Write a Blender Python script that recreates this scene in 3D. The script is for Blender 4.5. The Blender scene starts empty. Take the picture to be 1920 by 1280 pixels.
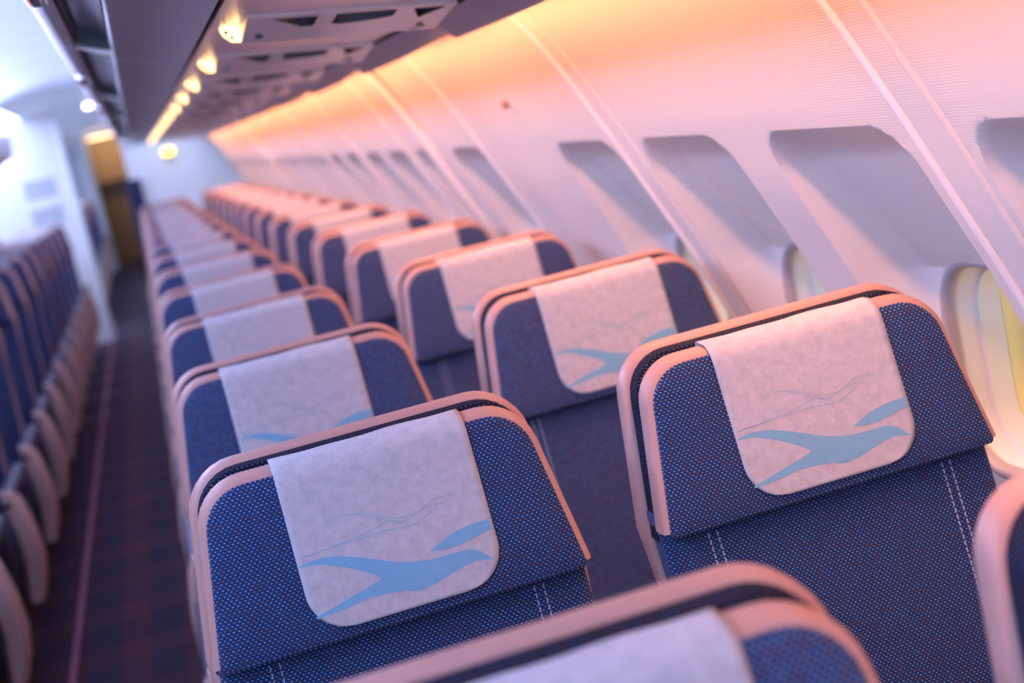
import bpy, bmesh, math, random
import numpy as np
from mathutils import Vector, Matrix

SC = bpy.context.scene
COL = SC.collection
random.seed(7)

# ------------------------------------------------------------------ camera
cam_d = bpy.data.cameras.new('camera')
cam = bpy.data.objects.new('camera', cam_d)
COL.objects.link(cam)
cr = Vector((0.94488067, -0.24270639, -0.21975926))
cu = Vector((0.25242919, 0.11254908, 0.96104745))
cf = Vector((0.20851866, 0.96354881, -0.16761163))
CAM = Vector((-0.17033811, -1.65890064, 1.52446096))
cam.matrix_world = Matrix(((cr.x, cu.x, -cf.x, CAM.x), (cr.y, cu.y, -cf.y, CAM.y), (cr.z, cu.z, -cf.z, CAM.z), (0, 0, 0, 1)))
cam_d.sensor_width = 36.0
cam_d.sensor_fit = 'HORIZONTAL'
cam_d.lens = 36.0 * 2823.2 / 1920
cam_d.clip_start = 0.05
cam_d.clip_end = 200
cam_d.dof.use_dof = True
cam_d.dof.focus_distance = (Vector((0.08, -0.02, 1.08)) - CAM).dot(cf)
cam_d.dof.aperture_fstop = 3.5
SC.camera = cam

# ------------------------------------------------------------------ view + world
SC.view_settings.view_transform = 'Standard'
SC.view_settings.look = 'None'
SC.view_settings.gamma = 1.0
SC.view_settings.use_curve_mapping = False
SC.view_settings.exposure = 0.42
LIGHT_AISLE = 0.30          # aisle ceiling panels
POWER_COVE = 88.0          # amber cove strip behind the valance, watts
LIGHT_CENTRE = 26.0         # cool cove lamp along the top of the centre bins
LIGHT_SIGN = 3.2            # lit signs of the service units
LIGHT_ADDED = 3.8       # unseen panels added behind the camera to brighten the seats
w = bpy.data.worlds.new('world')
SC.world = w
w.use_nodes = True
bg = w.node_tree.nodes['Background']
bg.inputs[0].default_value = (0.95, 0.86, 0.42, 1)
bg.inputs[1].default_value = 2.2

# ------------------------------------------------------------------ materials
def new_mat(name):
    m = bpy.data.materials.new(name)
    m.use_nodes = True
    return m, m.node_tree.nodes, m.node_tree.links, m.node_tree.nodes['Principled BSDF']

def plain(name, col, rough=0.5, spec=0.5, noise=0.0, scale=30, metal=0.0, bump=0.0, sheen=0.0):
    m, N, L, b = new_mat(name)
    b.inputs['Base Color'].default_value = (*col, 1)
    b.inputs['Roughness'].default_value = rough
    b.inputs['Specular IOR Level'].default_value = spec
    b.inputs['Metallic'].default_value = metal
    if sheen:
        b.inputs['Sheen Weight'].default_value = sheen
    if noise or bump:
        tc = N.new('ShaderNodeTexCoord')
        n = N.new('ShaderNodeTexNoise')
        n.inputs['Scale'].default_value = scale
        n.inputs['Detail'].default_value = 4
        L.new(tc.outputs['Object'], n.inputs['Vector'])
        if noise:
            mx = N.new('ShaderNodeMix'); mx.data_type = 'RGBA'
            mx.inputs['A'].default_value = tuple(c * (1 - noise) for c in col) + (1,)
            mx.inputs['B'].default_value = tuple(min(1, c * (1 + noise)) for c in col) + (1,)
            L.new(n.outputs['Fac'], mx.inputs['Factor'])
            L.new(mx.outputs['Result'], b.inputs['Base Color'])
        if bump:
            bp = N.new('ShaderNodeBump')
            bp.inputs['Strength'].default_value = bump
            bp.inputs['Distance'].default_value = 0.001
            L.new(n.outputs['Fac'], bp.inputs['Height'])
            L.new(bp.outputs['Normal'], b.inputs['Normal'])
    return m

def glow(name, col, strength, base=(0.85, 0.85, 0.85)):
    m, N, L, b = new_mat(name)
    b.inputs['Base Color'].default_value = (*base, 1)
    b.inputs['Emission Color'].default_value = (*col, 1)
    b.inputs['Emission Strength'].default_value = strength
    return m

def mnode(N, L, op, a, b=None, c=None):
    n = N.new('ShaderNodeMath'); n.operation = op
    for i, v in enumerate((a, b, c)):
        if v is None: continue
        if isinstance(v, (int, float)): n.inputs[i].default_value = v
        else: L.new(v, n.inputs[i])
    return n.outputs[0]

def weave(name, base, light, warm, pu=0.0058, pv=0.0033, sheen=0.12, spec=0.25):
    """navy cloth woven with staggered pale and rust flecks, UVs are in metres"""
    m, N, L, b = new_mat(name)
    uv = N.new('ShaderNodeUVMap')
    sp = N.new('ShaderNodeSeparateXYZ')
    L.new(uv.outputs['UV'], sp.inputs[0])
    v = mnode(N, L, 'DIVIDE', sp.outputs['Y'], pv)
    row = mnode(N, L, 'FLOOR', v)
    fv = mnode(N, L, 'FRACT', v)
    par = mnode(N, L, 'FLOORED_MODULO', row, 2.0)
    u = mnode(N, L, 'MULTIPLY_ADD', par, 0.5, mnode(N, L, 'DIVIDE', sp.outputs['X'], pu))
    cell = mnode(N, L, 'FLOOR', u)
    fu = mnode(N, L, 'FRACT', u)
    wn = N.new('ShaderNodeTexWhiteNoise'); wn.noise_dimensions = '2D'
    cb = N.new('ShaderNodeCombineXYZ')
    L.new(cell, cb.inputs[0]); L.new(row, cb.inputs[1]); L.new(cb.outputs[0], wn.inputs['Vector'])
    tilt = mnode(N, L, 'MULTIPLY', mnode(N, L, 'SUBTRACT', fu, 0.5), 0.35)
    dv = mnode(N, L, 'ABSOLUTE', mnode(N, L, 'SUBTRACT', mnode(N, L, 'SUBTRACT', fv, 0.5), tilt))
    du = mnode(N, L, 'ABSOLUTE', mnode(N, L, 'SUBTRACT', fu, 0.5))
    wid = mnode(N, L, 'MULTIPLY_ADD', wn.outputs['Value'], 0.10, 0.12)
    mask = mnode(N, L, 'MULTIPLY', mnode(N, L, 'LESS_THAN', du, wid), mnode(N, L, 'LESS_THAN', dv, 0.16))
    iswarm = mnode(N, L, 'GREATER_THAN', mnode(N, L, 'MULTIPLY_ADD', par, 0.35, wn.outputs['Value']), 0.82)
    c1 = N.new('ShaderNodeMix'); c1.data_type = 'RGBA'
    c1.inputs['A'].default_value = (*light, 1); c1.inputs['B'].default_value = (*warm, 1)
    L.new(iswarm, c1.inputs['Factor'])
    nz = N.new('ShaderNodeTexNoise'); nz.inputs['Scale'].default_value = 900; nz.inputs['Detail'].default_value = 2
    L.new(uv.outputs['UV'], nz.inputs['Vector'])
    cb2 = N.new('ShaderNodeMix'); cb2.data_type = 'RGBA'
    cb2.inputs['A'].default_value = tuple(x * 0.7 for x in base) + (1,); cb2.inputs['B'].default_value = tuple(x * 1.3 for x in base) + (1,)
    L.new(nz.outputs['Fac'], cb2.inputs['Factor'])
    c2 = N.new('ShaderNodeMix'); c2.data_type = 'RGBA'
    L.new(mask, c2.inputs['Factor']); L.new(cb2.outputs['Result'], c2.inputs['A']); L.new(c1.outputs['Result'], c2.inputs['B'])
    L.new(c2.outputs['Result'], b.inputs['Base Color'])
    b.inputs['Roughness'].default_value = 0.85
    b.inputs['Specular IOR Level'].default_value = spec
    b.inputs['Sheen Weight'].default_value = sheen
    bp = N.new('ShaderNodeBump'); bp.inputs['Strength'].default_value = 0.35; bp.inputs['Distance'].default_value = 0.0006
    hs = mnode(N, L, 'ADD', mask, nz.outputs['Fac'])
    L.new(hs, bp.inputs['Height']); L.new(bp.outputs['Normal'], b.inputs['Normal'])
    return m

M = {}
M['weave'] = weave('navy_flecked_weave', (0.006, 0.032, 0.125), (0.34, 0.47, 0.66), (0.32, 0.19, 0.15))
M['weave_dark'] = weave('dark_flecked_weave', (0.006, 0.010, 0.03), (0.16, 0.18, 0.25), (0.16, 0.09, 0.06), sheen=0.0, spec=0.05)
M['pink_plastic'] = plain('warm_beige_moulding', (0.49, 0.285, 0.245), 0.42, 0.4, bump=0.12, scale=900)
M['gusset'] = plain('warm_beige_leatherette', (0.49, 0.285, 0.245), 0.5, 0.35, bump=0.25, scale=700)
M['end_beige'] = plain('pale_beige_side_shroud', (0.66, 0.46, 0.40), 0.4, 0.4)
M['stitch'] = plain('pale_thread', (0.42, 0.52, 0.72), 0.8)
M['dark_metal'] = plain('dark_seat_frame', (0.03, 0.028, 0.03), 0.5)
M['arm_pad'] = plain('grey_armrest_pad', (0.07, 0.07, 0.11), 0.5)
M['black'] = plain('black_plastic', (0.01, 0.01, 0.012), 0.4)

def cloth_mat():
    m, N, L, b = new_mat('white_nonwoven_cloth')
    uv = N.new('ShaderNodeUVMap')
    n = N.new('ShaderNodeTexNoise'); n.inputs['Scale'].default_value = 70; n.inputs['Detail'].default_value = 8; n.inputs['Roughness'].default_value = 0.75
    L.new(uv.outputs['UV'], n.inputs['Vector'])
    cr_ = N.new('ShaderNodeValToRGB')
    cr_.color_ramp.elements[0].position = 0.25; cr_.color_ramp.elements[0].color = (0.37, 0.38, 0.42, 1)
    cr_.color_ramp.elements[1].position = 0.7; cr_.color_ramp.elements[1].color = (0.56, 0.56, 0.60, 1)
    L.new(n.outputs['Fac'], cr_.inputs[0])
    L.new(cr_.outputs['Color'], b.inputs['Base Color'])
    wv = N.new('ShaderNodeTexWave'); wv.inputs['Scale'].default_value = 130; wv.bands_direction = 'DIAGONAL'; wv.inputs['Distortion'].default_value = 1.5
    L.new(uv.outputs['UV'], wv.inputs['Vector'])
    bp = N.new('ShaderNodeBump'); bp.inputs['Strength'].default_value = 0.25; bp.inputs['Distance'].default_value = 0.0005
    L.new(mnode(N, L, 'MULTIPLY_ADD', wv.outputs['Fac'], 0.4, n.outputs['Fac']), bp.inputs['Height'])
    L.new(bp.outputs['Normal'], b.inputs['Normal'])
    b.inputs['Roughness'].default_value = 0.9
    b.inputs['Specular IOR Level'].default_value = 0.2
    return m
M['cloth'] = cloth_mat()
M['print'] = plain('sky_blue_ink', (0.19, 0.43, 0.60), 0.9, 0.15, noise=0.12, scale=60)
M['print_faint'] = plain('faint_blue_ink', (0.29, 0.42, 0.53), 0.9, 0.15)

def wall_mat():
    m, N, L, b = new_mat('cream_ribbed_wall')
    b.inputs['Base Color'].default_value = (0.75, 0.71, 0.67, 1)
    b.inputs['Roughness'].default_value = 0.5
    b.inputs['Specular IOR Level'].default_value = 0.3
    tc = N.new('ShaderNodeTexCoord'); sp = N.new('ShaderNodeSeparateXYZ')
    L.new(tc.outputs['Object'], sp.inputs[0])
    s = mnode(N, L, 'SINE', mnode(N, L, 'MULTIPLY', sp.outputs['Z'], 2 * math.pi / 0.0034))
    bp = N.new('ShaderNodeBump'); bp.inputs['Strength'].default_value = 0.12; bp.inputs['Distance'].default_value = 0.0004
    L.new(s, bp.inputs['Height']); L.new(bp.outputs['Normal'], b.inputs['Normal'])
    return m
M['wall'] = wall_mat()
M['trim'] = plain('white_joint_trim', (0.86, 0.85, 0.87), 0.3, 0.5)
M['window_frame'] = plain('pale_window_liner', (0.78, 0.80, 0.82), 0.35, 0.5)
M['bezel'] = plain('grey_window_bezel', (0.42, 0.40, 0.42), 0.25, 0.6)
M['outer_reveal'] = plain('yellow_daylit_reveal', (0.85, 0.78, 0.40), 0.5)  # yellow of the outside light painted into the reveal colour
M['gasket'] = plain('dark_window_gasket', (0.06, 0.055, 0.03), 0.5)
def glass():
    m, N, L, b = new_mat('window_glass')
    b.inputs['Base Color'].default_value = (1, 1, 1, 1)
    b.inputs['Transmission Weight'].default_value = 1.0
    b.inputs['Roughness'].default_value = 0.02
    b.inputs['IOR'].default_value = 1.2
    return m
M['glass'] = glass()
M['bin'] = plain('bin_grey_lacquer', (0.60, 0.58, 0.64), 0.3, 0.7)
M['bin_door'] = plain('bin_door_lacquer', (0.74, 0.74, 0.80), 0.35, 0.5)
M['psu'] = plain('service_channel_lacquer', (0.68, 0.63, 0.70), 0.22, 0.9)
M['psu_white'] = plain('service_plate_white', (0.95, 0.96, 0.97), 0.25, 1.0)
M['pocket'] = plain('dark_pocket_plastic', (0.10, 0.11, 0.14), 0.35, 0.6)
M['groove'] = plain('teal_grey_groove', (0.20, 0.27, 0.31), 0.22, 0.6)
M['gap'] = plain('black_rubber_gap', (0.012, 0.012, 0.018), 0.6)
M['icon'] = plain('dark_blue_icon_ink', (0.05, 0.09, 0.22), 0.6)
M['sign'] = glow('amber_lit_sign', (1.0, 0.55, 0.2), LIGHT_SIGN)
M['aisle_light'] = glow('cool_ceiling_light', (0.56, 0.65, 1.0), LIGHT_AISLE, (0.33, 0.37, 0.52))
M['centre_cove'] = glow('cool_centre_cove_lamp', (0.55, 0.60, 1.0), LIGHT_CENTRE)
M['added_fill'] = glow('cool_added_fill', (0.44, 0.58, 1.0), LIGHT_ADDED)  # glow of the added panels behind the camera
M['centre_light'] = glow('cool_centre_light', (0.50, 0.62, 1.0), 4.6)
M['ceil'] = plain('ceiling_white', (0.8, 0.8, 0.84), 0.5)
M['partition'] = plain('partition_white', (0.90, 0.91, 0.95), 0.4)
M['partition_line'] = plain('partition_recess_grey', (0.55, 0.58, 0.66), 0.4)
M['curtain'] = plain('navy_curtain', (0.02, 0.025, 0.09), 0.8)
M['tan'] = plain('tan_galley_panel', (0.62, 0.40, 0.20), 0.45)
M['brown'] = plain('brown_galley_front', (0.34, 0.19, 0.075), 0.45)
M['dark_brown'] = plain('dark_counter', (0.09, 0.05, 0.02), 0.4)
M['floor_strip'] = plain('floor_path_strip', (0.30, 0.11, 0.17), 0.5)
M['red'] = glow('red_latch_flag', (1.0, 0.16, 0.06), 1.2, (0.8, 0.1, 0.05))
M['chrome'] = plain('chrome_latch', (0.7, 0.7, 0.75), 0.15, 0.5, metal=1.0)

def carpet():
    m, N, L, b = new_mat('plum_plaid_carpet')
    tc = N.new('ShaderNodeTexCoord'); sp = N.new('ShaderNodeSeparateXYZ')
    L.new(tc.outputs['Object'], sp.inputs[0])
    n = N.new('ShaderNodeTexNoise'); n.inputs['Scale'].default_value = 400
    L.new(tc.outputs['Object'], n.inputs['Vector'])
    a = mnode(N, L, 'LESS_THAN', mnode(N, L, 'FRACT', mnode(N, L, 'MULTIPLY', sp.outputs['X'], 5.0)), 0.45)
    c = mnode(N, L, 'LESS_THAN', mnode(N, L, 'FRACT', mnode(N, L, 'MULTIPLY', sp.outputs['Y'], 2.2)), 0.45)
    f = mnode(N, L, 'MULTIPLY', mnode(N, L, 'ADD', a, c), 0.5)
    mx = N.new('ShaderNodeMix'); mx.data_type = 'RGBA'
    mx.inputs['A'].default_value = (0.014, 0.009, 0.030, 1); mx.inputs['B'].default_value = (0.058, 0.016, 0.026, 1)
    L.new(f, mx.inputs['Factor']); L.new(mx.outputs['Result'], b.inputs['Base Color'])
    b.inputs['Roughness'].default_value = 0.95
    bp = N.new('ShaderNodeBump'); bp.inputs['Strength'].default_value = 0.4; bp.inputs['Distance'].default_value = 0.003
    L.new(n.outputs['Fac'], bp.inputs['Height']); L.new(bp.outputs['Normal'], b.inputs['Normal'])
    return m
M['carpet'] = carpet()

# ------------------------------------------------------------------ helpers
def mesh_obj(name, verts, faces, mat, parent=None, uvs=None, smooth=True, angle=40, loc=None, mats=None, midx=None):
    me = bpy.data.meshes.new(name)
    me.from_pydata([tuple(v) for v in verts], [], [tuple(f) for f in faces])
    for mm in (mats or [mat]):
        me.materials.append(mm)
    if midx is not None:
        me.polygons.foreach_set('material_index', midx)
    if uvs is not None:
        lay = me.uv_layers.new(name='UVMap')
        flat = []
        for f, fu in zip(faces, uvs):
            for p in fu: flat += [p[0], p[1]]
        lay.data.foreach_set('uv', flat)
    if smooth:
        me.polygons.foreach_set('use_smooth', [True] * len(me.polygons))
        me.set_sharp_from_angle(angle=math.radians(angle))
    me.validate()
    me.update()
    o = bpy.data.objects.new(name, me)
    COL.objects.link(o)
    if parent is not None: o.parent = parent
    if loc is not None: o.location = loc
    return o

def thing(name, label, cat, loc=(0, 0, 0), group=None):
    o = bpy.data.objects.new(name, None)
    COL.objects.link(o)
    o.location = loc
    o.empty_display_size = 0.1
    o['label'] = label; o['category'] = cat
    if group: o['group'] = group
    return o

def tag(o, label, cat, group=None):
    o['label'] = label; o['category'] = cat
    if group: o['group'] = group
    return o

def struct(o, label=None):
    o['kind'] = 'structure'
    if label:
        o['label'] = label
    return o

class MB:
    """collects boxes, prisms and tubes into one mesh"""
    def __init__(s): s.v = []; s.f = []
    def add(s, vs, fs):
        b = len(s.v); s.v += [tuple(x) for x in vs]; s.f += [tuple(b + i for i in f) for f in fs]; return s
    def box(s, x0, x1, y0, y1, z0, z1):
        vs = [(x, y, z) for z in (z0, z1) for y in (y0, y1) for x in (x0, x1)]
        return s.add(vs, [(0, 2, 3, 1), (4, 5, 7, 6), (0, 1, 5, 4), (2, 6, 7, 3), (0, 4, 6, 2), (1, 3, 7, 5)])
    def rbox(s, x0, x1, y0, y1, z0, z1, r=0.01, seg=3):
        """box with rounded vertical-section edges on every side"""
        cx, cy, cz = (x0 + x1) / 2, (y0 + y1) / 2, (z0 + z1) / 2
        hx, hy, hz = (x1 - x0) / 2, (y1 - y0) / 2, (z1 - z0) / 2
        r = min(r, hx * .99, hy * .99, hz * .99)
        bm = bmesh.new(); bmesh.ops.create_cube(bm, size=1.0)
        for v in bm.verts: v.co = Vector((cx + v.co.x * 2 * hx, cy + v.co.y * 2 * hy, cz + v.co.z * 2 * hz))
        bmesh.ops.bevel(bm, geom=list(bm.edges), offset=r, segments=seg, affect='EDGES', profile=0.5)
        bm.verts.index_update()
        s.add([v.co[:] for v in bm.verts], [[v.index for v in f.verts] for f in bm.faces]); bm.free(); return s
    def prism_y(s, pts, y0, y1):
        """pts (x,z) closed polygon extruded along y"""
        n = len(pts)
        vs = [(x, y0, z) for x, z in pts] + [(x, y1, z) for x, z in pts]
        fs = [tuple(range(n)), tuple(range(2 * n - 1, n - 1, -1))]
        fs += [(i, n + i, n + (i + 1) % n, (i + 1) % n) for i in range(n)]
        return s.add(vs, fs)
    def sheet_y(s, pts, y0, y1, thick=0.004, up=True):
        """open (x,z) polyline extruded along y with thickness (offset along its normal)"""
        p = [Vector((a, 0, b)) for a, b in pts]; q = []
        for i in range(len(p)):
            t = (p[min(i + 1, len(p) - 1)] - p[max(i - 1, 0)]).normalized()
            nrm = Vector((-t.z, 0, t.x))
            q.append(p[i] + nrm * (thick if up else -thick))
        return s.prism_y([(a.x, a.z) for a in p] + [(a.x, a.z) for a in reversed(q)], y0, y1)
    def tube(s, path, r, seg=8, sx=1.0):
        P = [Vector(p) for p in path]; b = len(s.v); n = len(P)
        for i, p in enumerate(P):
            t = (P[min(i + 1, n - 1)] - P[max(i - 1, 0)]).normalized()
            a = Vector((0, 1, 0)) if abs(t.y) < 0.9 else Vector((1, 0, 0))
            e1 = t.cross(a).normalized(); e2 = t.cross(e1)
            for k in range(seg):
                an = 2 * math.pi * k / seg
                s.v.append(tuple(p + e1 * math.cos(an) * r * sx + e2 * math.sin(an) * r))
        for i in range(n - 1):
            for k in range(seg):
                k2 = (k + 1) % seg
                s.f.append((b + i * seg + k, b + i * seg + k2, b + (i + 1) * seg + k2, b + (i + 1) * seg + k))
        s.f.append(tuple(b + k for k in range(seg))[::-1]); s.f.append(tuple(b + (n - 1) * seg + k for k in range(seg)))
        return s
    def build(s, name, mat, parent=None, smooth=True, angle=40, loc=None):
        return mesh_obj(name, s.v, s.f, mat, parent, smooth=smooth, angle=angle, loc=loc)

def fillet(poly, radii, seg=7):
    out = []; n = len(poly)
    for i in range(n):
        p = Vector(poly[i]); a = Vector(poly[i - 1]) - p; b = Vector(poly[(i + 1) % n]) - p
        r = radii[i]
        if r <= 0: out.append(tuple(p)); continue
        ang = a.angle(b); d = r / math.tan(ang / 2)
        d = min(d, a.length * .49, b.length * .49); r = d * math.tan(ang / 2)
        p0 = p + a.normalized() * d; p1 = p + b.normalized() * d
        c = p + (a.normalized() + b.normalized()).normalized() * (r / math.sin(ang / 2))
        v0 = p0 - c; v1 = p1 - c
        tot = v0.angle(v1); sg = 1 if v0.x * v1.y - v0.y * v1.x > 0 else -1
        for k in range(seg + 1):
            t = sg * tot * k / seg; ct, st = math.cos(t), math.sin(t)
            out.append((c.x + v0.x * ct - v0.y * st, c.y + v0.x * st + v0.y * ct))
    return out

def offset_poly(poly, d):
    """outward offset of a closed polygon (any winding)"""
    n = len(poly)
    area = sum(poly[i][0] * poly[(i + 1) % n][1] - poly[(i + 1) % n][0] * poly[i][1] for i in range(n))
    sg = 1 if area > 0 else -1
    out = []
    for i in range(n):
        a = Vector(poly[i - 1]); p = Vector(poly[i]); b = Vector(poly[(i + 1) % n])
        e1 = (p - a); e2 = (b - p)
        if e1.length < 1e-9: e1 = e2
        if e2.length < 1e-9: e2 = e1
        e1.normalize(); e2.normalize()
        n1 = Vector((e1.y, -e1.x)) * sg; n2 = Vector((e2.y, -e2.x)) * sg
        m = n1 + n2
        if m.length < 1e-6: m = n1
        m.normalize(); k = d / max(0.5, m.dot(n1))
        out.append((p.x + m.x * k, p.y + m.y * k))
    return out

def copy_tree(o, parent=None):
    c = o.copy(); COL.objects.link(c); c.parent = parent
    for ch in list(o.children): copy_tree(ch, c)
    return c

# ------------------------------------------------------------------ the shell of the cabin
Y0, Y1 = -5.6, 13.0
YE = 12.1                  # rear ends of the right bins
YB = -2.85               # front ends of the bins; the zone before them is left open for added light
#         # right block: front and rear ends
YEND = 25.0
PROF = [(0.0, .80), (.3, .862), (.6, .888), (.75, .886), (.88, .866), (1.0, .825), (1.16, .763), (1.3, .698), (1.377, .665), (1.45, .629), (1.53, .59), (1.625, .533), (1.72, .468)]
PZ = np.array([a for a, b in PROF]); PX = np.array([b for a, b in PROF])
def wall_x(z):
    # smooth the polyline a little
    z = np.asarray(z, float); s = 0
    for d in (-.04, -.02, 0, .02, .04): s = s + np.interp(z + d, PZ, PX)
    return s / 5

floor = MB().box(-2.9, .95, Y0, YEND, -.04, 0).build('floor', M['carpet'], smooth=False)
struct(floor, 'dark plum carpet floor of the aisle')
ceiling = MB().box(-2.9, 1.0, Y0, YEND, 2.22, 2.26).build('ceiling', M['ceil'], smooth=False)
struct(ceiling, 'white ceiling shell above the aisle lights')
wl = MB().box(-2.95, -2.9, Y0, YEND, 0, 2.24).build('wall_left', M['ceil'], smooth=False); struct(wl)
wf = MB().box(-2.95, 1.0, Y0 - .05, Y0, 0, 2.24).build('wall_front', M['partition'], smooth=False); struct(wf)
strip = MB().box(-.770, -.750, Y0, 14.0, 0, .006).build('trim_1', M['floor_strip'], smooth=False); struct(strip, 'pink floor path strip along the left edge of the aisle')

wall_r = bpy.data.objects.new('wall_right', None); COL.objects.link(wall_r); struct(wall_r, 'cream window-side wall sloping inwards, lit amber from above')

JOINT0, PANEL = -.15, 1.066
WINZ, WHY, WHZ = 1.005, .118, .150      # window centre height, half width, half height
def sd_rrect(y, z, hy, hz, r):
    qy = np.abs(y) - hy + r; qz = np.abs(z) - hz + r
    return np.minimum(np.maximum(qy, qz), 0) + np.hypot(np.maximum(qy, 0), np.maximum(qz, 0)) - r

def make_panel(centres, name):
    ys = np.linspace(0.0, PANEL, 206)
    zs = np.concatenate([np.linspace(0, .78, 9), np.linspace(.785, 1.405, 125), np.linspace(1.42, 1.72, 16)])
    Y, Z = np.meshgrid(ys, zs, indexing='ij')
    cell = .0052
    def scoop_sd(Y, Z, c): return sd_rrect(Y - c, Z - .98, .198, .399, .07)
    def hole_sd(Y, Z, c): return sd_rrect(Y - c, Z - WINZ, WHY, WHZ, .085)
    fn = [(scoop_sd, c) for c in centres] + [(hole_sd, c) for c in centres]
    for f, c in fn:
        e = 1e-4
        sd = f(Y, Z, c)
        gy = (f(Y + e, Z, c) - f(Y - e, Z, c)) / (2 * e); gz = (f(Y, Z + e, c) - f(Y, Z - e, c)) / (2 * e)
        m = (np.abs(sd) < cell * .5) & (Z > .8)
        Y = np.where(m, Y - sd * gy, Y); Z = np.where(m, Z - sd * gz, Z)
    X = wall_x(Z)
    xrec = np.interp(Z, [.0, 1.14, 1.377, 2], [.862, .860, .70, .70])
    dep = np.maximum(xrec - X, 0)
    for c in centres:
        sd = scoop_sd(Y, Z, c)
        t = np.clip(-sd / .055, 0, 1)
        X = X + dep * np.sin(t * math.pi / 2)
    # gentle outward bow between joints near the top
    bow = .010 * np.sin(np.pi * np.clip(Y / PANEL, 0, 1)) * np.clip((Z - 1.4) / .25, 0, 1)
    X = X + bow
    ny, nz = Y.shape
    V = np.stack([X, Y, Z], -1).reshape(-1, 3)
    I = np.arange(ny * nz).reshape(ny, nz)
    Q = np.stack([I[:-1, :-1], I[:-1, 1:], I[1:, 1:], I[1:, :-1]], -1).reshape(-1, 4)
    cy = V[Q][:, :, 1].mean(1); cz = V[Q][:, :, 2].mean(1)
    keep = np.ones(len(Q), bool)
    for c in centres: keep &= ~(hole_sd(cy, cz, c) < 0)
    Q = Q[keep]
    o = mesh_obj(name, V.tolist(), Q.tolist(), M['wall'], wall_r, angle=28)
    return o

p_two = make_panel((.27, .803), 'wall_panel')
p_one = make_panel((.27,), 'wall_panel')
first = {0: True, 1: True}
K0, K1 = -4, 12
WIN = []
for k in range(K0, K1 + 1):
    one = (k == 1)
    src = p_one if one else p_two
    if first[int(one)]: o = src; first[int(one)] = False
    else:
        o = src.copy(); COL.objects.link(o)
    o.location = (0, JOINT0 + PANEL * k, 0)
    for j, c in enumerate((.27, .803)):
        if one and j: continue
        WIN.append(JOINT0 + PANEL * k + c)
# joint beads: a crisp one and a soft one at each panel joint
zz = list(np.linspace(.55, 1.66, 40))
def bead(dy, r, out):
    return MB().tube([(float(wall_x(z)) - out, dy, z) for z in zz], r, 10)
b1 = bead(.035, .0055, .002).build('joint_bead', M['trim'], wall_r)
b2 = bead(-.042, .0075, -.003).build('joint_bead', M['wall'], wall_r)
for k in range(K0, K1 + 2):
    for src in (b1, b2):
        o = src
        if k != K0: o = src.copy(); COL.objects.link(o)
        o.location = (0, JOINT0 + PANEL * k, 0)
# two broad white bars standing proud of the wall
for i, yb in enumerate((2.64, 7.78)):
    pts = []
    for z in np.linspace(.3, 1.66, 40): pts.append((float(wall_x(z)) - .022, z))
    for z in np.linspace(1.66, .3, 40): pts.append((float(wall_x(z)) + .0005, z))
    o = MB().prism_y(pts, yb - .022, yb + .022).build('trim_%d' % (i + 2), M['trim'])
    struct(o, ('broad white bar up the wall between blurred windows', 'farther white bar up the wall near the rear partition')[i])
# small mark on the blank wall bay
mk = MB().rbox(-.006, .006, -.006, .006, -.009, .009, .004).build('coat_hook', plain('brown_hook', (.35, .2, .16), .4))
tag(mk, 'tiny brown hook on the blank wall bay between the windows', 'hook')
mk.location = (float(wall_x(1.475)) - .005, 1.50, 1.475)

# ------------------------------------------------------------------ windows
def rr_loop(hy, hz, r, seg=8):
    pts = []
    for cy, cz, a0 in ((hy - r, hz - r, 0), (-hy + r, hz - r, 90), (-hy + r, -hz + r, 180), (hy - r, -hz + r, 270)):
        for k in range(seg + 1):
            a = math.radians(a0 + 90 * k / seg); pts.append((cy + r * math.cos(a), cz + r * math.sin(a)))
    return pts
def ring_mesh(prof, name, mat, parent, r0=.085):
    """prof: (x, grow) cross-section swept round the window outline"""
    V = []; F = []; n = None
    for x, g in prof:
        lp = rr_loop(WHY + g, WHZ + g, max(.01, r0 + g)); n = len(lp)
        V += [(x, a, b) for a, b in lp]
    for i in range(len(prof) - 1):
        for k in range(n):
            k2 = (k + 1) % n
            F.append((i * n + k, i * n + k2, (i + 1) * n + k2, (i + 1) * n + k))
    return mesh_obj(name, V, F, mat, parent, angle=50)
def make_window():
    r = bpy.data.objects.new('window_1', None); COL.objects.link(r); r['kind'] = 'structure'
    ring_mesh([(.868, .012), (.857, .010), (.852, .004), (.851, -.002), (.856, -.008), (.866, -.010)], 'window_bezel', M['bezel'], r)
    ring_mesh([(.866, -.006), (.872, -.009), (.897, -.013), (.899, -.018), (.93, -.024)], 'window_liner', M['window_frame'], r)
    ring_mesh([(.93, -.020), (.931, -.024), (.955, -.028), (.956, -.032)], 'inner_reveal', M['outer_reveal'], r)
    ring_mesh([(.955, -.026), (.957, -.034), (.972, -.035), (.973, -.028)], 'gasket', M['gasket'], r)
    ring_mesh([(.973, -.028), (.975, -.033), (1.02, -.033)], 'outer_reveal', M['outer_reveal'], r)
    lp = rr_loop(WHY - .030, WHZ - .030, .05); n = len(lp)
    V = [(.962, a, b) for a, b in lp] + [(.966, a, b) for a, b in lp]
    F = [tuple(range(n)), tuple(range(2 * n - 1, n - 1, -1))] + [(i, (i + 1) % n, n + (i + 1) % n, n + i) for i in range(n)]
    mesh_obj('pane', V, F, M['glass'], r)
    return r
w0 = make_window()
for i, yw in enumerate(WIN):
    o = w0 if i == 0 else copy_tree(w0)
    o.location = (0, yw, WINZ)
    o.name = 'window_%d' % (i + 1)
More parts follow.
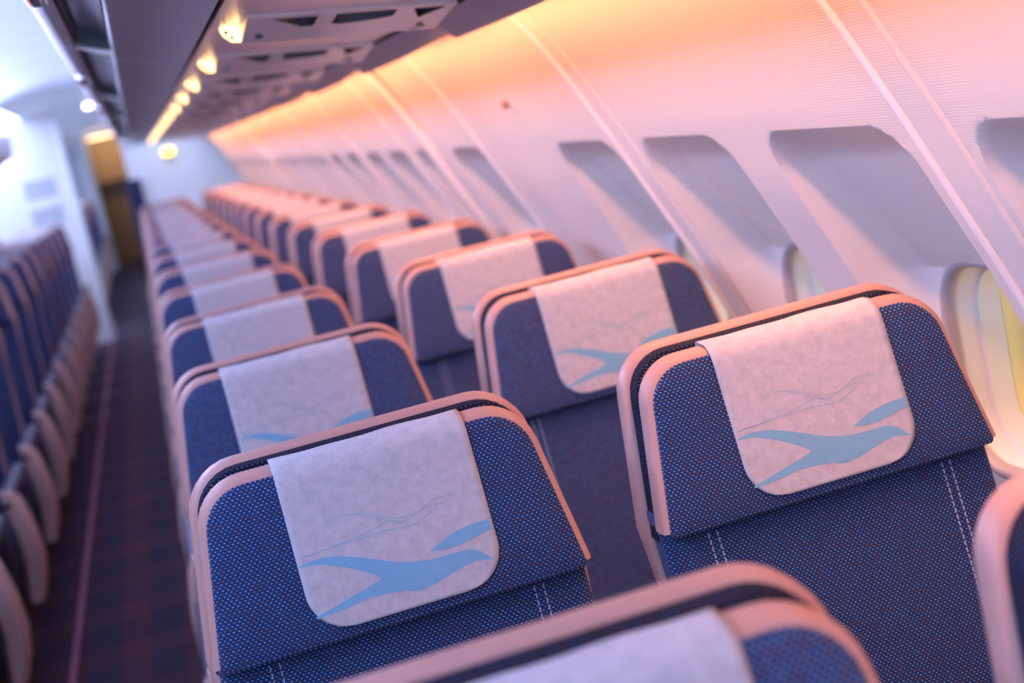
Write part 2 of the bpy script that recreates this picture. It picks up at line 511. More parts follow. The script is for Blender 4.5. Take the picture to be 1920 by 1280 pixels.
# outer skin closing the gap around the windows is the wall panels themselves; a rear skin keeps daylight out of the cavity
m = MB()
for i in range(len(WIN) + 1):
    a = WIN[i - 1] + .1 if i else Y0
    b = WIN[i] - .1 if i < len(WIN) else Y1 + .6
    m.box(.975, .985, a, b, 0, 1.8)
m.box(.975, .985, Y0, Y1 + .6, 0, WINZ - .13); m.box(.975, .985, Y0, Y1 + .6, WINZ + .13, 2.24)
o = m.build('wall_outer', M['gap'], smooth=False); struct(o)

# ------------------------------------------------------------------ overhead: valance, service channel, bins
def scallop(y):
    f = ((y - JOINT0) / PANEL) % 1.0
    return .026 * math.exp(-f / .30) * (1 - math.exp(-f / .02)) 
NY = int((YE - YB) / .03)
V = []; F = []
sec = [(.370, 1.654), (.385, 1.640), (.402, 1.6145), (.409, 1.611), (.414, 1.615), (.395, 1.66), (.38, 1.672)]
for i in range(NY + 1):
    y = YB + (YE - YB) * i / NY; s = scallop(y)
    for x, z in sec: V.append((x, y, z + (s * .75 if x > .4 else 0)))
n = len(sec)
for i in range(NY):
    for k in range(n):
        k2 = (k + 1) % n; F.append((i * n + k, i * n + k2, (i + 1) * n + k2, (i + 1) * n + k))
val = mesh_obj('trim_4', V, F, M['bin'], None, angle=40); struct(val, 'lavender valance hiding the amber cove light above the wall')
o = MB().sheet_y([(.340, 1.6665), (.385, 1.6665)], YB, YE, .006).build('trim_5', M['gap'], smooth=False); struct(o, 'dark gap between valance and service channel')
o = MB().sheet_y([(-.004, 1.7035), (.350, 1.6581)], YB, YE, .006).build('trim_6', M['psu'], smooth=False); struct(o, 'lavender service channel ceiling above the right seats')
o = MB().box(-.018, -.002, YB, YE, 1.712, 1.722).build('trim_7', M['gap'], smooth=False); struct(o, 'dark gap between bins and service channel')
lamp = thing('cove_lamp', 'long amber cove light strip hidden behind the lavender valance', 'lamp', (0, 0, 0))
MB().box(.462, .500, YB + .1, YE - .1, 1.6565, 1.668).build('lamp_housing', M['ceil'], lamp, smooth=False)
MB().box(.465, .497, YB + .12, YE - .12, 1.6550, 1.6565).build('lamp_reflector', M['trim'], lamp, smooth=False)
cl_d = bpy.data.lights.new('cove_strip', 'AREA')
cl_d.shape = 'RECTANGLE'; cl_d.size = .030; cl_d.size_y = YE - YB - .3
cl_d.energy = POWER_COVE; cl_d.color = (1.0, .355, .145); cl_d.spread = math.radians(132)
cl_o = bpy.data.objects.new('cove_strip', cl_d); COL.objects.link(cl_o); cl_o.parent = lamp
cl_o.location = (.481, (YB + YE) / 2, 1.6535); cl_o.rotation_euler = (0, math.radians(-17), 0)
o = MB().box(.38, .60, YB, YE, 1.74, 1.75).build('trim_8', M['ceil'], smooth=False); struct(o)

BIN_L = 2.132; BIN_E = 1.45
door_sec = [(-.222, 1.772), (-.236, 1.774), (-.250, 1.784), (-.262, 1.806), (-.268, 1.84), (-.266, 1.90), (-.252, 1.97), (-.225, 2.04), (-.185, 2.10), (-.14, 2.14)]
def make_bin():
    r = thing('overhead_bin', 'x', 'overhead bin')
    y0, y1 = -BIN_L + .006, -.006
    MB().sheet_y([(-.020, 1.703), (-.05, 1.7125), (-.09, 1.7265), (-.125, 1.738), (-.146, 1.7445)], y0, y1, .012).build('bin_floor', M['bin'], r)
    # bright lip along the groove and its rounded end
    MB().tube([(-.149, y0, 1.7455), (-.149, y1, 1.7455)], .0025, 8).build('groove_edge', M['trim'], r)
    MB().tube([(-.149, y1 - .004, 1.7455), (-.175, y1 - .004, 1.7535), (-.200, y1 - .004, 1.765), (-.217, y1 - .004, 1.773)], .005, 8).build('groove_end', M['trim'], r)
    g = MB().sheet_y([(-.146, 1.745), (-.150, 1.775), (-.168, 1.792), (-.190, 1.800), (-.204, 1.803)], y0, y1 - .01, .006)
    V = [(x, yy, z) for yy, pts in ((y1 - .055, [(-.148, 1.778), (-.175, 1.796), (-.204, 1.803)]), (y1 - .006, [(-.148, 1.747), (-.175, 1.757), (-.214, 1.776)])) for x, z in pts]
    g.add(V, [(0, 1, 4, 3), (1, 2, 5, 4)])
    g.build('hand_groove', M['groove'], r)
    MB().sheet_y([(-.204, 1.800), (-.213, 1.80), (-.221, 1.79)], y0, y1 - .012, .006).build('door_gap', M['gap'], r)
    d = MB().sheet_y(door_sec, y0, y1, .014, up=False).build('bin_door', M['bin_door'], r)
    yl = -.99
    MB().rbox(-.252, -.221, yl - .10, yl + .10, 1.764, 1.786, .006).build('latch_plate', M['chrome'], d)
    MB().rbox(-.246, -.230, yl - .07, yl + .075, 1.7605, 1.77, .004).build('latch_handle', M['pocket'], d)
    MB().rbox(-.249, -.243, yl + .02, yl + .05, 1.762, 1.77, .002).build('latch_flag', M['red'], d)
    MB().box(-.15, .45, y0, y0 + .008, 1.78, 2.12).build('bin_end', M['bin'], r)
    return r
bin0 = make_bin()
ordw = ['first', 'second', 'third', 'fourth', 'fifth', 'sixth', 'seventh', 'eighth', 'ninth', 'tenth', 'eleventh', 'twelfth', 'thirteenth', 'fourteenth', 'fifteenth', 'sixteenth']
bins = []
for k in range(-1, 6):
    o = bin0 if k == -1 else copy_tree(bin0)
    o.location = (0, BIN_E + BIN_L * k, 0)
    o['group'] = 'overhead bins above the right seats'
    o['label'] = {-1: 'overhead bin mostly out of frame above the camera', 0: 'nearest lavender overhead bin over the aisle, with red latch flag and teal groove'}.get(k, '%s lavender overhead bin along the aisle from the camera, with dark groove' % ordw[min(k, 9)])

# service units, one per row
def quad_pocket(mb, pts, zf, depth, t=.0):
    pass
def zc(x): return 1.7035 + (x + .004) * (1.656 - 1.7035) / .37      # channel underside
def make_psu():
    r = thing('service_unit', 'x', 'service unit')
    # wedge plate hanging a little below the channel: rear (far) edge lower
    y0, y1 = -.16, .05
    hole = [(.080, -.142, .145, -.070), (.172, -.146, .262, -.070), (.288, -.142, .336, -.070)]
    xs = sorted({.040, .352} | {a for h in hole for a in (h[0], h[2])})
    ys = sorted({y0, y1} | {b for h in hole for b in (h[1], h[3])})
    def zb(x, y): return zc(x) - .006 - .020 * min(1, max(0, (y - y0) / .20))
    V = []; F = []
    idx = {}
    for x in xs:
        for y in ys: idx[(x, y)] = len(V); V.append((x, y, zb(x, y)))
    for i in range(len(xs) - 1):
        for j in range(len(ys) - 1):
            cx, cy = (xs[i] + xs[i + 1]) / 2, (ys[j] + ys[j + 1]) / 2
            if any(h[0] < cx < h[2] and h[1] < cy < h[3] for h in hole): continue
            F.append((idx[(xs[i], ys[j])], idx[(xs[i], ys[j + 1])], idx[(xs[i + 1], ys[j + 1])], idx[(xs[i + 1], ys[j])]))
    mb = MB().add(V, F)
    # skirt
    for (xa, ya), (xb, yb) in (((xs[0], y0), (xs[-1], y0)), ((xs[-1], y0), (xs[-1], y1)), ((xs[-1], y1), (xs[0], y1)), ((xs[0], y1), (xs[0], y0))):
        mb.add([(xa, ya, zb(xa, ya)), (xb, yb, zb(xb, yb)), (xb, yb, zc(xb) + .004), (xa, ya, zc(xa) + .004)], [(0, 1, 2, 3)])
    mb.build('unit_plate', M['psu_white'], r, smooth=False)
    # three recessed pockets of different outline: wedge, bowl, triangle
    def pocket(poly, d, nm):
        n = len(poly)
        V = [(x, y, zb(x, y) - .0006) for x, y in poly] + [(x * .96 + .04 * sum(p[0] for p in poly) / n, y, zc(x) - .001) for x, y in poly]
        # outline rim pieces cover the square cut-out down to the pocket's own outline
        F = [(i, (i + 1) % n, n + (i + 1) % n, n + i) for i in range(n)] + [tuple(range(2 * n - 1, n - 1, -1))]
        return mesh_obj(nm, V, F, M['pocket'], r, smooth=False)
    h = hole[0]; pocket([(h[0], h[1]), (h[2], h[1]), (h[2] - .004, h[3]), (h[2] - .02, h[3])], .01, 'reading_light_pocket')
    h = hole[1]; pocket([(h[0], h[1]), (h[2], h[1]), (h[2], h[1] + .045)] + [(h[0] + .008 + (h[2] - h[0] - .008) * t, h[3] - .030 * t * t) for t in (.75, .5, .25, 0)], .01, 'air_vent_pocket')
    h = hole[2]; pocket([(h[0], h[1]), (h[2], h[1]), (h[0] + .018, h[3])], .01, 'reading_light_pocket')
    for hh, tri in ((hole[0], [(hole[0][0], hole[0][1]), (hole[0][2] - .02, hole[0][3]), (hole[0][0], hole[0][3])]),
                    (hole[2], [(hole[2][0], hole[2][1]), (hole[2][0] + .018, hole[2][3]), (hole[2][0], hole[2][3])]),
                    (hole[2], [(hole[2][2], hole[2][1]), (hole[2][2], hole[2][3]), (hole[2][0] + .018, hole[2][3])])):
        MB().add([(x, y, zb(x, y)) for x, y in tri], [(0, 1, 2)]).build('pocket_surround', M['psu_white'], r, smooth=False)
    h = hole[1]
    MB().add([(x, y, zb(x, y)) for x, y in [(h[2], h[1] + .045), (h[2], h[3])] + [(h[0] + .008 + (h[2] - h[0] - .008) * t, h[3] - .030 * t * t) for t in (0, .25, .5, .75)]], [(0, 1, 2, 3, 4, 5)]).build('pocket_surround', M['psu_white'], r, smooth=False)
    # lit sign block at the aisle end
    s = MB()
    s.prism_y([(.013, zc(.02) - .001), (.0385, zc(.05) - .001), (.0385, zc(.05) - .021), (.027, zc(.03) - .021), (.016, zc(.02) - .011)], .012, .050)
    so = s.build('lit_sign', M['sign'], r, smooth=False)
    MB().box(.016, .022, .0105, .012, zc(.02) - .012, zc(.02) - .006).box(.024, .029, .0105, .012, zc(.03) - .020, zc(.03) - .014).build('sign_symbol', M['icon'], so, smooth=False)
    MB().box(.060, .070, -.03, .0, zb(.065, .0) - .0012, zb(.065, .0) + .0004).build('seat_symbol', M['icon'], r, smooth=False)
    zz_ = zb(.318, .0) - .0012
    MB().add([(.312, .0, zz_), (.326, .0, zz_), (.319, -.025, zz_ + .002)], [(0, 1, 2)]).box(.304, .332, .010, .016, zz_ - .0020, zz_ - .001).build('call_symbol', M['icon'], r, smooth=False)
    return r
psu0 = make_psu()
for k in range(-2, 15):
    o = psu0 if k == -2 else copy_tree(psu0)
    o.location = (0, .754 + .81 * k, 0)
    o['group'] = 'service units above the right seats'
    if k < 0: o['label'] = 'white service unit above and behind the camera'
    elif k == 0: o['label'] = 'nearest white overhead service unit with amber lit sign and three dark pockets'
    else: o['label'] = '%s white overhead service unit from the camera, amber sign lit' % ordw[min(k, 15)]

# aisle ceiling lights: arched glowing panels with dark joints
def arch(x): t = (x + .56) / .44; return 2.195 - .07 * t * t
alen = 1.066
axs = np.linspace(-1.0, -.12, 12)
al0 = None
for k in range(-3, 24):
    if al0 is None:
        al0 = MB().sheet_y([(x, arch(x)) for x in axs], .0, alen - .09, .008).build('ceiling_light', M['aisle_light'])
        o = al0
    else:
        o = al0.copy(); COL.objects.link(o)
    o.location = (0, .4 + alen * k, 0)
    tag(o, (('cool white ceiling light panel over the aisle, %s from the camera' % ordw[k - 1]) if k < 15 else 'blurred far white ceiling light panel near the galley end') if k > 0 else 'cool white ceiling light panel above and behind the camera', 'light panel', 'ceiling light panels over the aisle')
arc = MB().sheet_y([(x, arch(x) + .012) for x in axs], Y0, YEND, .006).build('trim_9', M['ceil']); struct(arc)

# unseen full-width panels added behind the camera to light the seat fronts
for i in range(2):
    v = MB().rbox(-2.7, .8, -5.5 + 1.3 * i, -4.3 + 1.3 * i, 2.13, 2.16, .01).build('added_fill_panel', M['added_fill'])
    tag(v, 'wide cool fill panel added unseen behind the camera', 'light panel', 'added fill panels behind the camera')

v = MB().rbox(-.16, .60, 12.12, 12.62, 2.10, 2.13, .01).build('added_rear_light', M['centre_light']); tag(v, 'cool panel added above the pale rear partition to brighten it', 'light panel')  # added overhead to whiten the rear partition
for i, (ya, yb_) in enumerate(((9.6, 11.0), (11.1, 12.6), (13.2, 15.0), (15.2, 17.0), (17.2, 19.0), (19.2, 21.0))):  # panels past the partition are added to light the galley end
    v = MB().rbox(-2.4, -1.03, ya, yb_, 2.13, 2.16, .01).build('centre_light', M['centre_light'])
    tag(v, '%s wide cool ceiling light panel in the run over the centre block, extended past the white partition for light' % ordw[i], 'light panel', 'centre ceiling lights')

# ------------------------------------------------------------------ seats
A = 0.2601; SA, CA = math.sin(A), math.cos(A); ZT = 1.160
def T(wd, n, h): return (wd, n - h * SA, ZT - h * CA)

def slab(name, poly, rings, mat, parent, uvscale=1.0, cap0=True, cap1=True, angle=50):
    """stack of offset outlines at depth n; UVs in metres"""
    V = []; F = []; U = []; N = len(poly)
    loops = []
    per = [0.0]
    for i in range(N): per.append(per[-1] + (Vector(poly[(i + 1) % N]) - Vector(poly[i])).length)
    cxm = (max(p[0] for p in poly) + min(p[0] for p in poly)) / 2; cym = (max(p[1] for p in poly) + min(p[1] for p in poly)) / 2
    hxm = max(p[0] for p in poly) - cxm; hym = max(p[1] for p in poly) - cym
    for n, off in rings:
        if off < -.003:
            kx, ky = 1 + (off + .003) / hxm, 1 + (off + .003) / hym
            lp = [(cxm + (x - cxm) * kx, cym + (y - cym) * ky) for x, y in offset_poly(poly, -.003)]
        else: lp = offset_poly(poly, off)
        loops.append(lp)
        V += [T(p[0], n, p[1]) for p in lp]
    for r in range(len(rings) - 1):
        flat = abs(rings[r][1] - rings[r + 1][1]) > abs(rings[r][0] - rings[r + 1][0])
        for i in range(N):
            j = (i + 1) % N
            F.append((r * N + i, r * N + j, (r + 1) * N + j, (r + 1) * N + i))
            if flat: U.append([loops[r][i], loops[r][j], loops[r + 1][j], loops[r + 1][i]])
            else: U.append([(per[i], rings[r][0]), (per[i + 1], rings[r][0]), (per[i + 1], rings[r + 1][0]), (per[i], rings[r + 1][0])])
    if cap0:
        F.append(tuple(range(N))); U.append(list(loops[0]))
    if cap1:
        b = (len(rings) - 1) * N
        F.append(tuple(range(b + N - 1, b - 1, -1))); U.append(list(reversed(loops[-1])))
    o = mesh_obj(name, V, F, mat, parent, U, angle=angle)
    bm = bmesh.new(); bm.from_mesh(o.data); bmesh.ops.recalc_face_normals(bm, faces=bm.faces); bm.to_mesh(o.data); bm.free()
    return o

HR = fillet([(-.2150, .197), (-.184, 0.0), (.184, 0.0), (.2150, .197)], [.006, .052, .052, .006])
PAD = fillet([(-.2195, .210), (-.1890, -.0095), (.1890, -.0095), (.2195, .210)], [.004, .056, .056, .004])
SHELL = fillet([(-.222, .78), (-.218, .33), (-.2275, .198), (-.1975, -.0155), (.1975, -.0155), (.2275, .198), (.218, .33), (.222, .78)], [.03, .03, .01, .064, .064, .01, .03, .03])
BACK = fillet([(-.212, .77), (-.215, .33), (-.217, .175), (.217, .175), (.215, .33), (.212, .77)], [.03, .05, .004, .004, .05, .03])

BIRD = [  # (upper edge, lower edge) pairs of the print, metres on the cloth
    ([(-.1095, .1040), (-.0970, .1018), (-.0849, .1015), (-.0700, .1035), (-.0555, .1078), (-.0275, .1191), (.0003, .1305), (.0298, .1365), (.0613, .1375), (.083, .1400), (.1018, .1565)],
     [(-.1095, .1052), (-.0970, .1062), (-.0865, .1081), (-.0720, .1140), (-.0587, .1199), (-.032, .1358), (-.0022, .1622), (.0225, .1656), (.0613, .1562), (.0825, .1530), (.1018, .1573)]),
    ([(-.1072, .1622), (-.0742, .1545), (-.0543, .1495), (-.0343, .1445), (-.0199, .1400), (.0000, .1400)],
     [(-.1053, .1646), (-.0764, .1626), (-.0600, .1606), (-.0443, .1584), (-.0136, .1605), (.0225, .1656)]),
    ([(.0347, .1272), (.0450, .1232), (.0607, .1166), (.0740, .1138), (.0873, .1117), (.1085, .1113)],
     [(.0345, .1278), (.0480, .1298), (.0633, .1303), (.0750, .1287), (.0864, .1266), (.1085, .1232)]),
]
LINES = [
    [(-.0657, .065), (-.0520, .0632), (-.0375, .0639), (-.0149, .0722), (.0068, .0815), (.0319, .0825), (.0536, .0732), (.0786, .0735)],
    [(-.0375, .0650), (-.0149, .0755), (.0068, .0861), (.0190, .0865), (.0400, .0800), (.0580, .0790), (.0700, .0850)],
    [(-.1078, .0956), (-.0701, .093), (-.0319, .0891), (-.0054, .0831), (.0068, .0850)],
    [(-.1011, .0948), (-.0577, .0935), (-.014, .0918), (.0225, .0940), (.0423, .0880), (.0560, .0810)],
]
def cr_spline(pts, m=6):
    out = []; n = len(pts)
    for i in range(n - 1):
        p0 = pts[max(i - 1, 0)]; p1 = pts[i]; p2 = pts[i + 1]; p3 = pts[min(i + 2, n - 1)]
        for k in range(m):
            t = k / m
            out.append(tuple(.5 * (2 * p1[c] + (p2[c] - p0[c]) * t + (2 * p0[c] - 5 * p1[c] + 4 * p2[c] - p3[c]) * t * t + (3 * p1[c] - p0[c] - 3 * p2[c] + p3[c]) * t ** 3) for c in (0, 1)))
    out.append(pts[-1]); return out

PARTS = {}
def build_parts(root):
    """the parts every seat shares"""
    slab('seat_shell', SHELL, [(.066, -.014), (.066, -.006), (.069, -.0015), (.075, 0), (.090, 0), (.097, -.003), (.101, -.010), (.102, -.03)], M['pink_plastic'], root)
    slab('back_pad', PAD, [(.040, -.02), (.040, -.004), (.042, -.001), (.046, 0), (.074, 0)], M['weave_dark'], root)
    hr = slab('headrest', HR, [(-.0032, -.060), (-.0026, -.030), (-.0008, -.008), (.0012, -.002), (.0045, 0), (.036, -.001)], M['weave'], root)
    # beige gusset round the sides and top of the headrest
    N = len(HR)
    prof = [(.0025, -.001), (.004, .0035), (.008, .006), (.016, .0078), (.026, .0078), (.034, .006), (.0375, .002), (.0375, -.004)]
    seq = [i for i in range(N) if not (HR[i][1] > .1955 and abs(HR[i][0]) < .2135)]
    s0 = next(k for k in range(N) if k in seq and ((k - 1) % N) not in seq)
    order = [];k = s0
    while k in seq and len(order) < N: order.append(k); k = (k + 1) % N
    V = []; F = []
    L = {o_: offset_poly(HR, o_) for _, o_ in prof}
    for idx in order:
        for n, o_ in prof: V.append(T(L[o_][idx][0], n, max(-.0065 + .3 * min(0, L[o_][idx][1] + .0065), min(L[o_][idx][1], .190))))
    P_ = len(prof)
    for a in range(len(order) - 1):
        for b in range(P_ - 1): F.append((a * P_ + b, a * P_ + b + 1, (a + 1) * P_ + b + 1, (a + 1) * P_ + b))
    F.append(tuple(range(P_))); F.append(tuple(range((len(order) - 1) * P_ + P_ - 1, (len(order) - 1) * P_ - 1, -1)))
    g = mesh_obj('headrest_gusset', V, F, M['gusset'], hr, angle=60)
    bm = bmesh.new(); bm.from_mesh(g.data); bmesh.ops.recalc_face_normals(bm, faces=bm.faces); bm.to_mesh(g.data); bm.free()
    bk = slab('backrest', BACK, [(.029, -.05), (.0296, -.02), (.032, -.006), (.036, -.001), (.041, 0), (.074, 0)], M['weave'], root)
    # twin stitch lines down each side of the backrest
    st = MB()
    for sx in (-1, 1):
        for w_ in (.150, .161):
            h = .210
            while h < .72:
                wd = w_ - .012 * (h - .22) 
                q = [T(sx * (wd - .0006), .0277, h), T(sx * (wd + .0006), .0277, h), T(sx * (wd + .0006), .0277, h + .0055), T(sx * (wd - .0006), .0277, h + .0055)]
                q2 = [(a, b + .003, c) for a, b, c in q]
                st.add(q + q2, [(0, 1, 2, 3), (0, 4, 5, 1), (1, 5, 6, 2), (2, 6, 7, 3), (3, 7, 4, 0)])
                h += .0082
    so = st.build('stitching', M['stitch'], bk, smooth=False); so['kind'] = 'stuff'
    # cloth cover draped over the headrest
    prof = cr_spline([(.0405, .034), (.0408, .012), (.0402, -.002), (.0380, -.0085), (.031, -.0105), (.020, -.0108), (.010, -.0100), (.0035, -.0065), (-.0015, -.0010), (-.0042, .006), (-.0050, .016), (-.0050, .030)], 5)
    prof += [(-.0050, h) for h in np.linspace(.034, .183, 46)]
    hw = .1115; r = .046; Lh = .183; NU = 30
    V = []; F = []; U = []
    sl = [0]
    for i in range(1, len(prof)): sl.append(sl[-1] + math.hypot(prof[i][0] - prof[i - 1][0], prof[i][1] - prof[i - 1][1]))
    for i, (n, h) in enumerate(prof):
        d = h - (Lh - r)
        ww = hw if d <= 0 else hw - r + math.sqrt(max(0, r * r - d * d))
        for j in range(NU + 1):
            t = -1 + 2 * j / NU
            rip = .0010 * math.sin(t * 7 + i * .3) * math.sin(t * 2.3 + 1) if i < 30 else 0
            V.append(T(ww * t, n, h - (max(rip, -.0004) if i < 30 else 0)))
    for i in range(len(prof) - 1):
        for j in range(NU):
            a = i * (NU + 1) + j; q = (a, a + 1, a + NU + 2, a + NU + 1)
            F.append(q); U.append([(V[x][0], sl[x // (NU + 1)]) for x in q])
    cv = mesh_obj('headrest_cover', V, F, M['cloth'], root, U, angle=70)
    cv['label'] = 'white non-woven headrest cloth with a sky blue bird print'
    sm = cv.modifiers.new('thickness', 'SOLIDIFY'); sm.thickness = .0006; sm.offset = 0
    mb = MB()
    for up, lo in BIRD:
        a = cr_spline(up); b = cr_spline(lo)
        m_ = min(len(a), len(b))
        dn = -.0055 - .00012 * BIRD.index((up, lo))
        vs = [T(p[0], dn, p[1]) for p in a[:m_]] + [T(p[0], dn, p[1]) for p in b[:m_]]
        mb.add(vs, [(i, i + 1, m_ + i + 1, m_ + i) for i in range(m_ - 1)])
    pb = mb.build('printed_bird', M['print'], cv, smooth=False)
    mb = MB()
    for ln in LINES:
        c = cr_spline(ln); n_ = len(c)
        vs = [T(p[0], -.0056, p[1] - .00045) for p in c] + [T(p[0], -.0056, p[1] + .00045) for p in c]
        mb.add(vs, [(i, i + 1, n_ + i + 1, n_ + i) for i in range(n_ - 1)])
    mb.build('printed_outline', M['print_faint'], cv, smooth=False)
    # cushion and frame
    MB().rbox(-.222, .222, -.66, -.15, .36, .47, .03, 4).build('seat_cushion', M['weave'], root)
    fr = MB().box(-.20, .20, -.60, -.20, .30, .36)
    fr.build('seat_frame', M['dark_metal'], root, smooth=False)
    for sx in (-.15, .15):
        MB().tube([(sx, -.52, .32), (sx, -.50, .0)], .018, 8).tube([(sx, -.50, .03), (sx, -.22, .31)], .014, 8).build('leg', M['dark_metal'], root)

def armrest(root, x):
    o = MB().rbox(-.026, .026, -.60, -.14, .575, .625, .018, 3).tube([(0, -.20, .58), (0, -.17, .46)], .02, 8).build('armrest', M['arm_pad'], root, loc=(x, 0, 0))
    return o
def end_panel(root, x, s):
    """curved beige shroud under the front of the aisle armrest"""
    prof = [(.62, -.585, .020), (.57, -.592, .028), (.48, -.585, .030), (.38, -.565, .033), (.30, -.55, .030), (.24, -.545, .022)]
    V = []; F = []
    for z, yc, hw in prof:
        bow = .028 * math.sin((.62 - z) / .38 * math.pi) * s
        for dx, dy in ((-hw, .05), (-hw, -.035), (-hw * .6, -.055), (hw * .6, -.055), (hw, -.035), (hw, .05)):
            V.append((bow + dx, yc + dy, z))
    for i in range(len(prof) - 1):
        for k in range(6):
            k2 = (k + 1) % 6; F.append((i * 6 + k, (i + 1) * 6 + k, (i + 1) * 6 + k2, i * 6 + k2))
    F.append((0, 1, 2, 3, 4, 5)); b = (len(prof) - 1) * 6; F.append(tuple(b + i for i in (5, 4, 3, 2, 1, 0)))
    o = mesh_obj('end_panel', V, F, M['end_beige'], root, loc=(x, 0, 0), angle=50)
    bm = bmesh.new(); bm.from_mesh(o.data); bmesh.ops.recalc_face_normals(bm, faces=bm.faces); bm.to_mesh(o.data); bm.free()
    MB().rbox(-.010, .010, -.651, -.640, .570, .590, .004).build('recline_button', M['black'], o, loc=(0, 0, 0))
    return o

def proto(name, arms, panel=None):
    r = thing(name, 'x', 'airplane seat')
    if not PARTS:
        build_parts(r); PARTS['src'] = r
    else:
        for ch in list(PARTS['src'].children):
            if ch.name.split('.')[0] in ('armrest', 'end_panel'): continue
            copy_tree(ch, r)
    for x in arms: armrest(r, x)
    if panel: end_panel(r, panel[0], panel[1])
    return r
aisle_p = proto('passenger_chair', (-.250, .265), (-.246, -1))
window_p = proto('passenger_chair', (.265,))
cen_a = proto('passenger_chair', (-.265, .265), (.262, 1))
cen_b = proto('passenger_chair', ())
used = set()
def place(p, loc, label, group, dx=0.0, dz=0.0, rz=0.0):
    if p.name in used: o = copy_tree(p)
    else: o = p; used.add(p.name)
    o.location = loc; o['label'] = label; o['group'] = group
    o.rotation_euler = (0, 0, rz)
    for ch in o.children:
        if ch.name.split('.')[0] == 'headrest_cover': ch.location = (dx + .006, 0, 0)
    return o

PITCH = .8154
DXA = {0: .001, 1: -.010, 2: 0, 3: .004, 4: .006}
DXW = {0: -.001, 1: .004, 2: 0, 3: -.008, 4: .002, 5: .002}
def cap(s): return s
for k in range(-1, 15):
    if k == -1:
        la = 'blurred aisle seat in the foreground, its beige rim cut off by the frame bottom'
        lw = 'blurred beige shell edge of a window seat at the lower right corner'
    elif k == 0:
        la = 'sharp navy aisle seat with a white bird-print cloth, the nearest whole one'
        lw = 'sharp navy window seat with a white bird-print cloth beside the nearest window'
    else:
        la = 'navy aisle seat with white cloth, %s behind the sharp aisle seat' % ordw[k - 1]
        lw = 'navy window-side seat with white cloth, %s behind the sharp window seat' % ordw[k - 1]
    jx = random.uniform(-.003, .003) if k > 0 else 0
    place(aisle_p, (-.006, PITCH * k, 0), la, 'aisle seats of the right block', DXA.get(k, random.uniform(-.006, .006)))
    place(window_p, (.524, PITCH * k, 0), lw, 'window seats of the right block', DXW.get(k, random.uniform(-.006, .006)))
CX = -1.075
for k in range(1, 15):
    place(cen_a, (CX, .64 + .81 * k, 0), 'dark blue centre-block seat along the left side of the aisle, %s from the camera' % ordw[k - 1], 'aisle-side seats of the centre block')
for k in range(4, 15):
    place(cen_b, (CX - .53, .64 + .81 * k, 0), 'centre-block seat one place in from the aisle at left, %s from the camera' % ordw[k - 4], 'inner seats of the centre block')
for k in range(0, 9):
    place(cen_a, (CX + .02, 15.0 + .81 * k, 0), 'blurred navy seat beyond the white centre partition, %s behind it' % ordw[k], 'seats beyond the centre partition')

# ------------------------------------------------------------------ partitions, rear end
pt = thing('centre_partition', 'white partition behind the centre seats with two shallow recesses', 'partition', (0, 12.75, 0))
MB().box(-2.3, -.745, 0, .06, 0, 2.2).build('partition_board', M['partition'], pt, smooth=False)
MB().rbox(-.765, -.725, -.02, .08, 0, 2.2, .01).build('edge_post', M['partition'], pt)
for zt in (1.56, 1.30):
    MB().box(-1.16, -.88, -.012, 0, zt, zt + .035).box(-1.16, -.88, -.006, 0, zt - .14, zt).build('recess_tray', M['partition_line'], pt, smooth=False)
rp = thing('rear_partition', 'pale partition closing off the right block behind its last row', 'partition', (0, 13.0, 0))
MB().box(-.235, .80, 0, .05, 0, 1.72).build('partition_board', M['partition'], rp, smooth=False)
ct = MB()
for i in range(6): ct.tube([(-.275 + .022 * i, 12.94, .62), (-.265 + .022 * i, 12.94, 1.40)], .016, 8)
c = ct.build('folded_curtain', M['curtain']); tag(c, 'narrow navy curtain gathered at the aisle edge of the pale rear partition', 'curtain')
bx = MB().box(-.24, .9, 13.0, 13.06, 1.70, 2.2).build('wall_rear_right', M['partition'], smooth=False); struct(bx)
exs = thing('exit_sign', 'small glowing yellow sign at the top of the rear partition', 'sign', (.176, 12.92, 1.578))
MB().rbox(-.05, .05, 0, .03, -.03, .03, .008).build('sign_face', glow('yellow_sign', (1.0, .88, .03), 3.2, (.10, .09, .01)), exs)
MB().box(-.055, .055, .03, .078, -.035, .035).build('sign_back', M['partition'], exs, smooth=False)
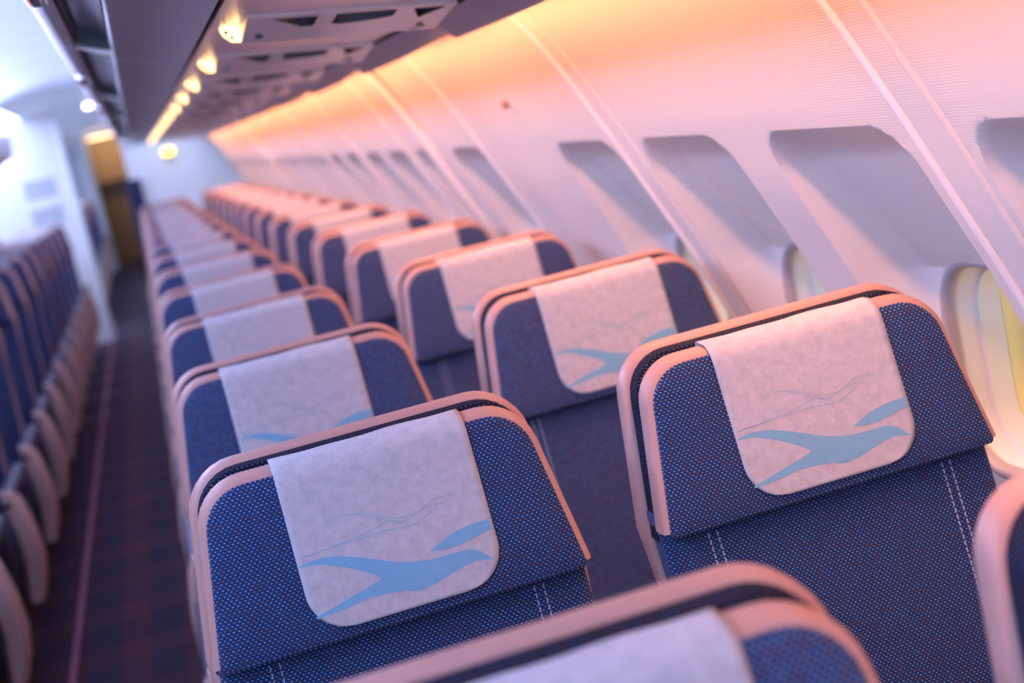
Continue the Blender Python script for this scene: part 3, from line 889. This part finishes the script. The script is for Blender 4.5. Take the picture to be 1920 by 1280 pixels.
# centre bins
cb = thing('centre_bin', 'lavender underside of the centre overhead bin at the far left', 'overhead bin', (0, 0, 0))
MB().prism_y([(-.93, 1.80), (-.96, 1.745), (-1.02, 1.72), (-1.9, 1.72), (-1.9, 2.19), (-1.0, 2.19), (-.95, 2.05), (-.925, 1.90)], YB, 9.4).build('bin_body', M['bin_door'], cb)
cl = MB().box(-.926, -.915, YB + .1, 9.3, 1.94, 2.03).build('cove_lamp', M['centre_cove'], smooth=False)
tag(cl, 'long cool white cove lamp along the side of the centre bins at far left', 'lamp')
rl = tag(MB().rbox(-1.26, -1.20, 12.69, 12.735, 1.74, 1.80, .02).build('reading_lamp', glow('pink_lamp', (1.0, .55, .45), 3.0)), 'small pink glowing lamp on the white centre partition', 'lamp')
# ceiling beyond and the galley at the end of the aisle
g = thing('galley', 'amber lit galley at the far end of the aisle with a dark counter', 'galley', (0, YEND - .6, 0))
MB().box(-.80, -.10, 0, .5, 1.36, 2.1).build('upper_panel', M['tan'], g, smooth=False)
MB().box(-.80, -.10, -.10, .5, 1.16, 1.36).build('counter', M['dark_brown'], g, smooth=False)
MB().box(-.80, -.10, -.05, .5, 0, 1.16).build('lower_front', M['brown'], g, smooth=False)
lv = thing('lavatory', 'pale boxy lavatory block beside the aisle before the galley', 'lavatory', (0, 22.9, 0))
MB().rbox(-1.9, -.80, 0, 1.3, 0, 2.15, .02).build('lavatory_shell', M['partition'], lv)
MB().box(-1.5, -1.0, -.01, 0, .05, 1.95).build('lavatory_door', M['partition_line'], lv, smooth=False)
we = MB().box(-2.95, 1.0, YEND, YEND + .05, 0, 2.24).build('wall_end', M['partition'], smooth=False); struct(we)
gl = MB().box(-.75, -.15, YEND - 1.3, YEND - 1.0, 2.08, 2.10).build('galley_lamp', glow('galley_warm_lamp', (1.0, .66, .32), 5.0), smooth=False)
tag(gl, 'bright warm ceiling lamp over the galley at the aisle end', 'lamp')
sp = MB().rbox(-.44, -.38, 12.2, 12.26, 2.10, 2.13, .01).build('ceiling_spot', glow('pale_yellow_spot', (1.0, .92, .6), 8.0))
tag(sp, 'small pale yellow spot lamp on the aisle ceiling', 'lamp')
rw = MB().box(.85, .95, 13.0, YEND, 0, 2.24).build('wall_rear', M['ceil'], smooth=False); struct(rw)
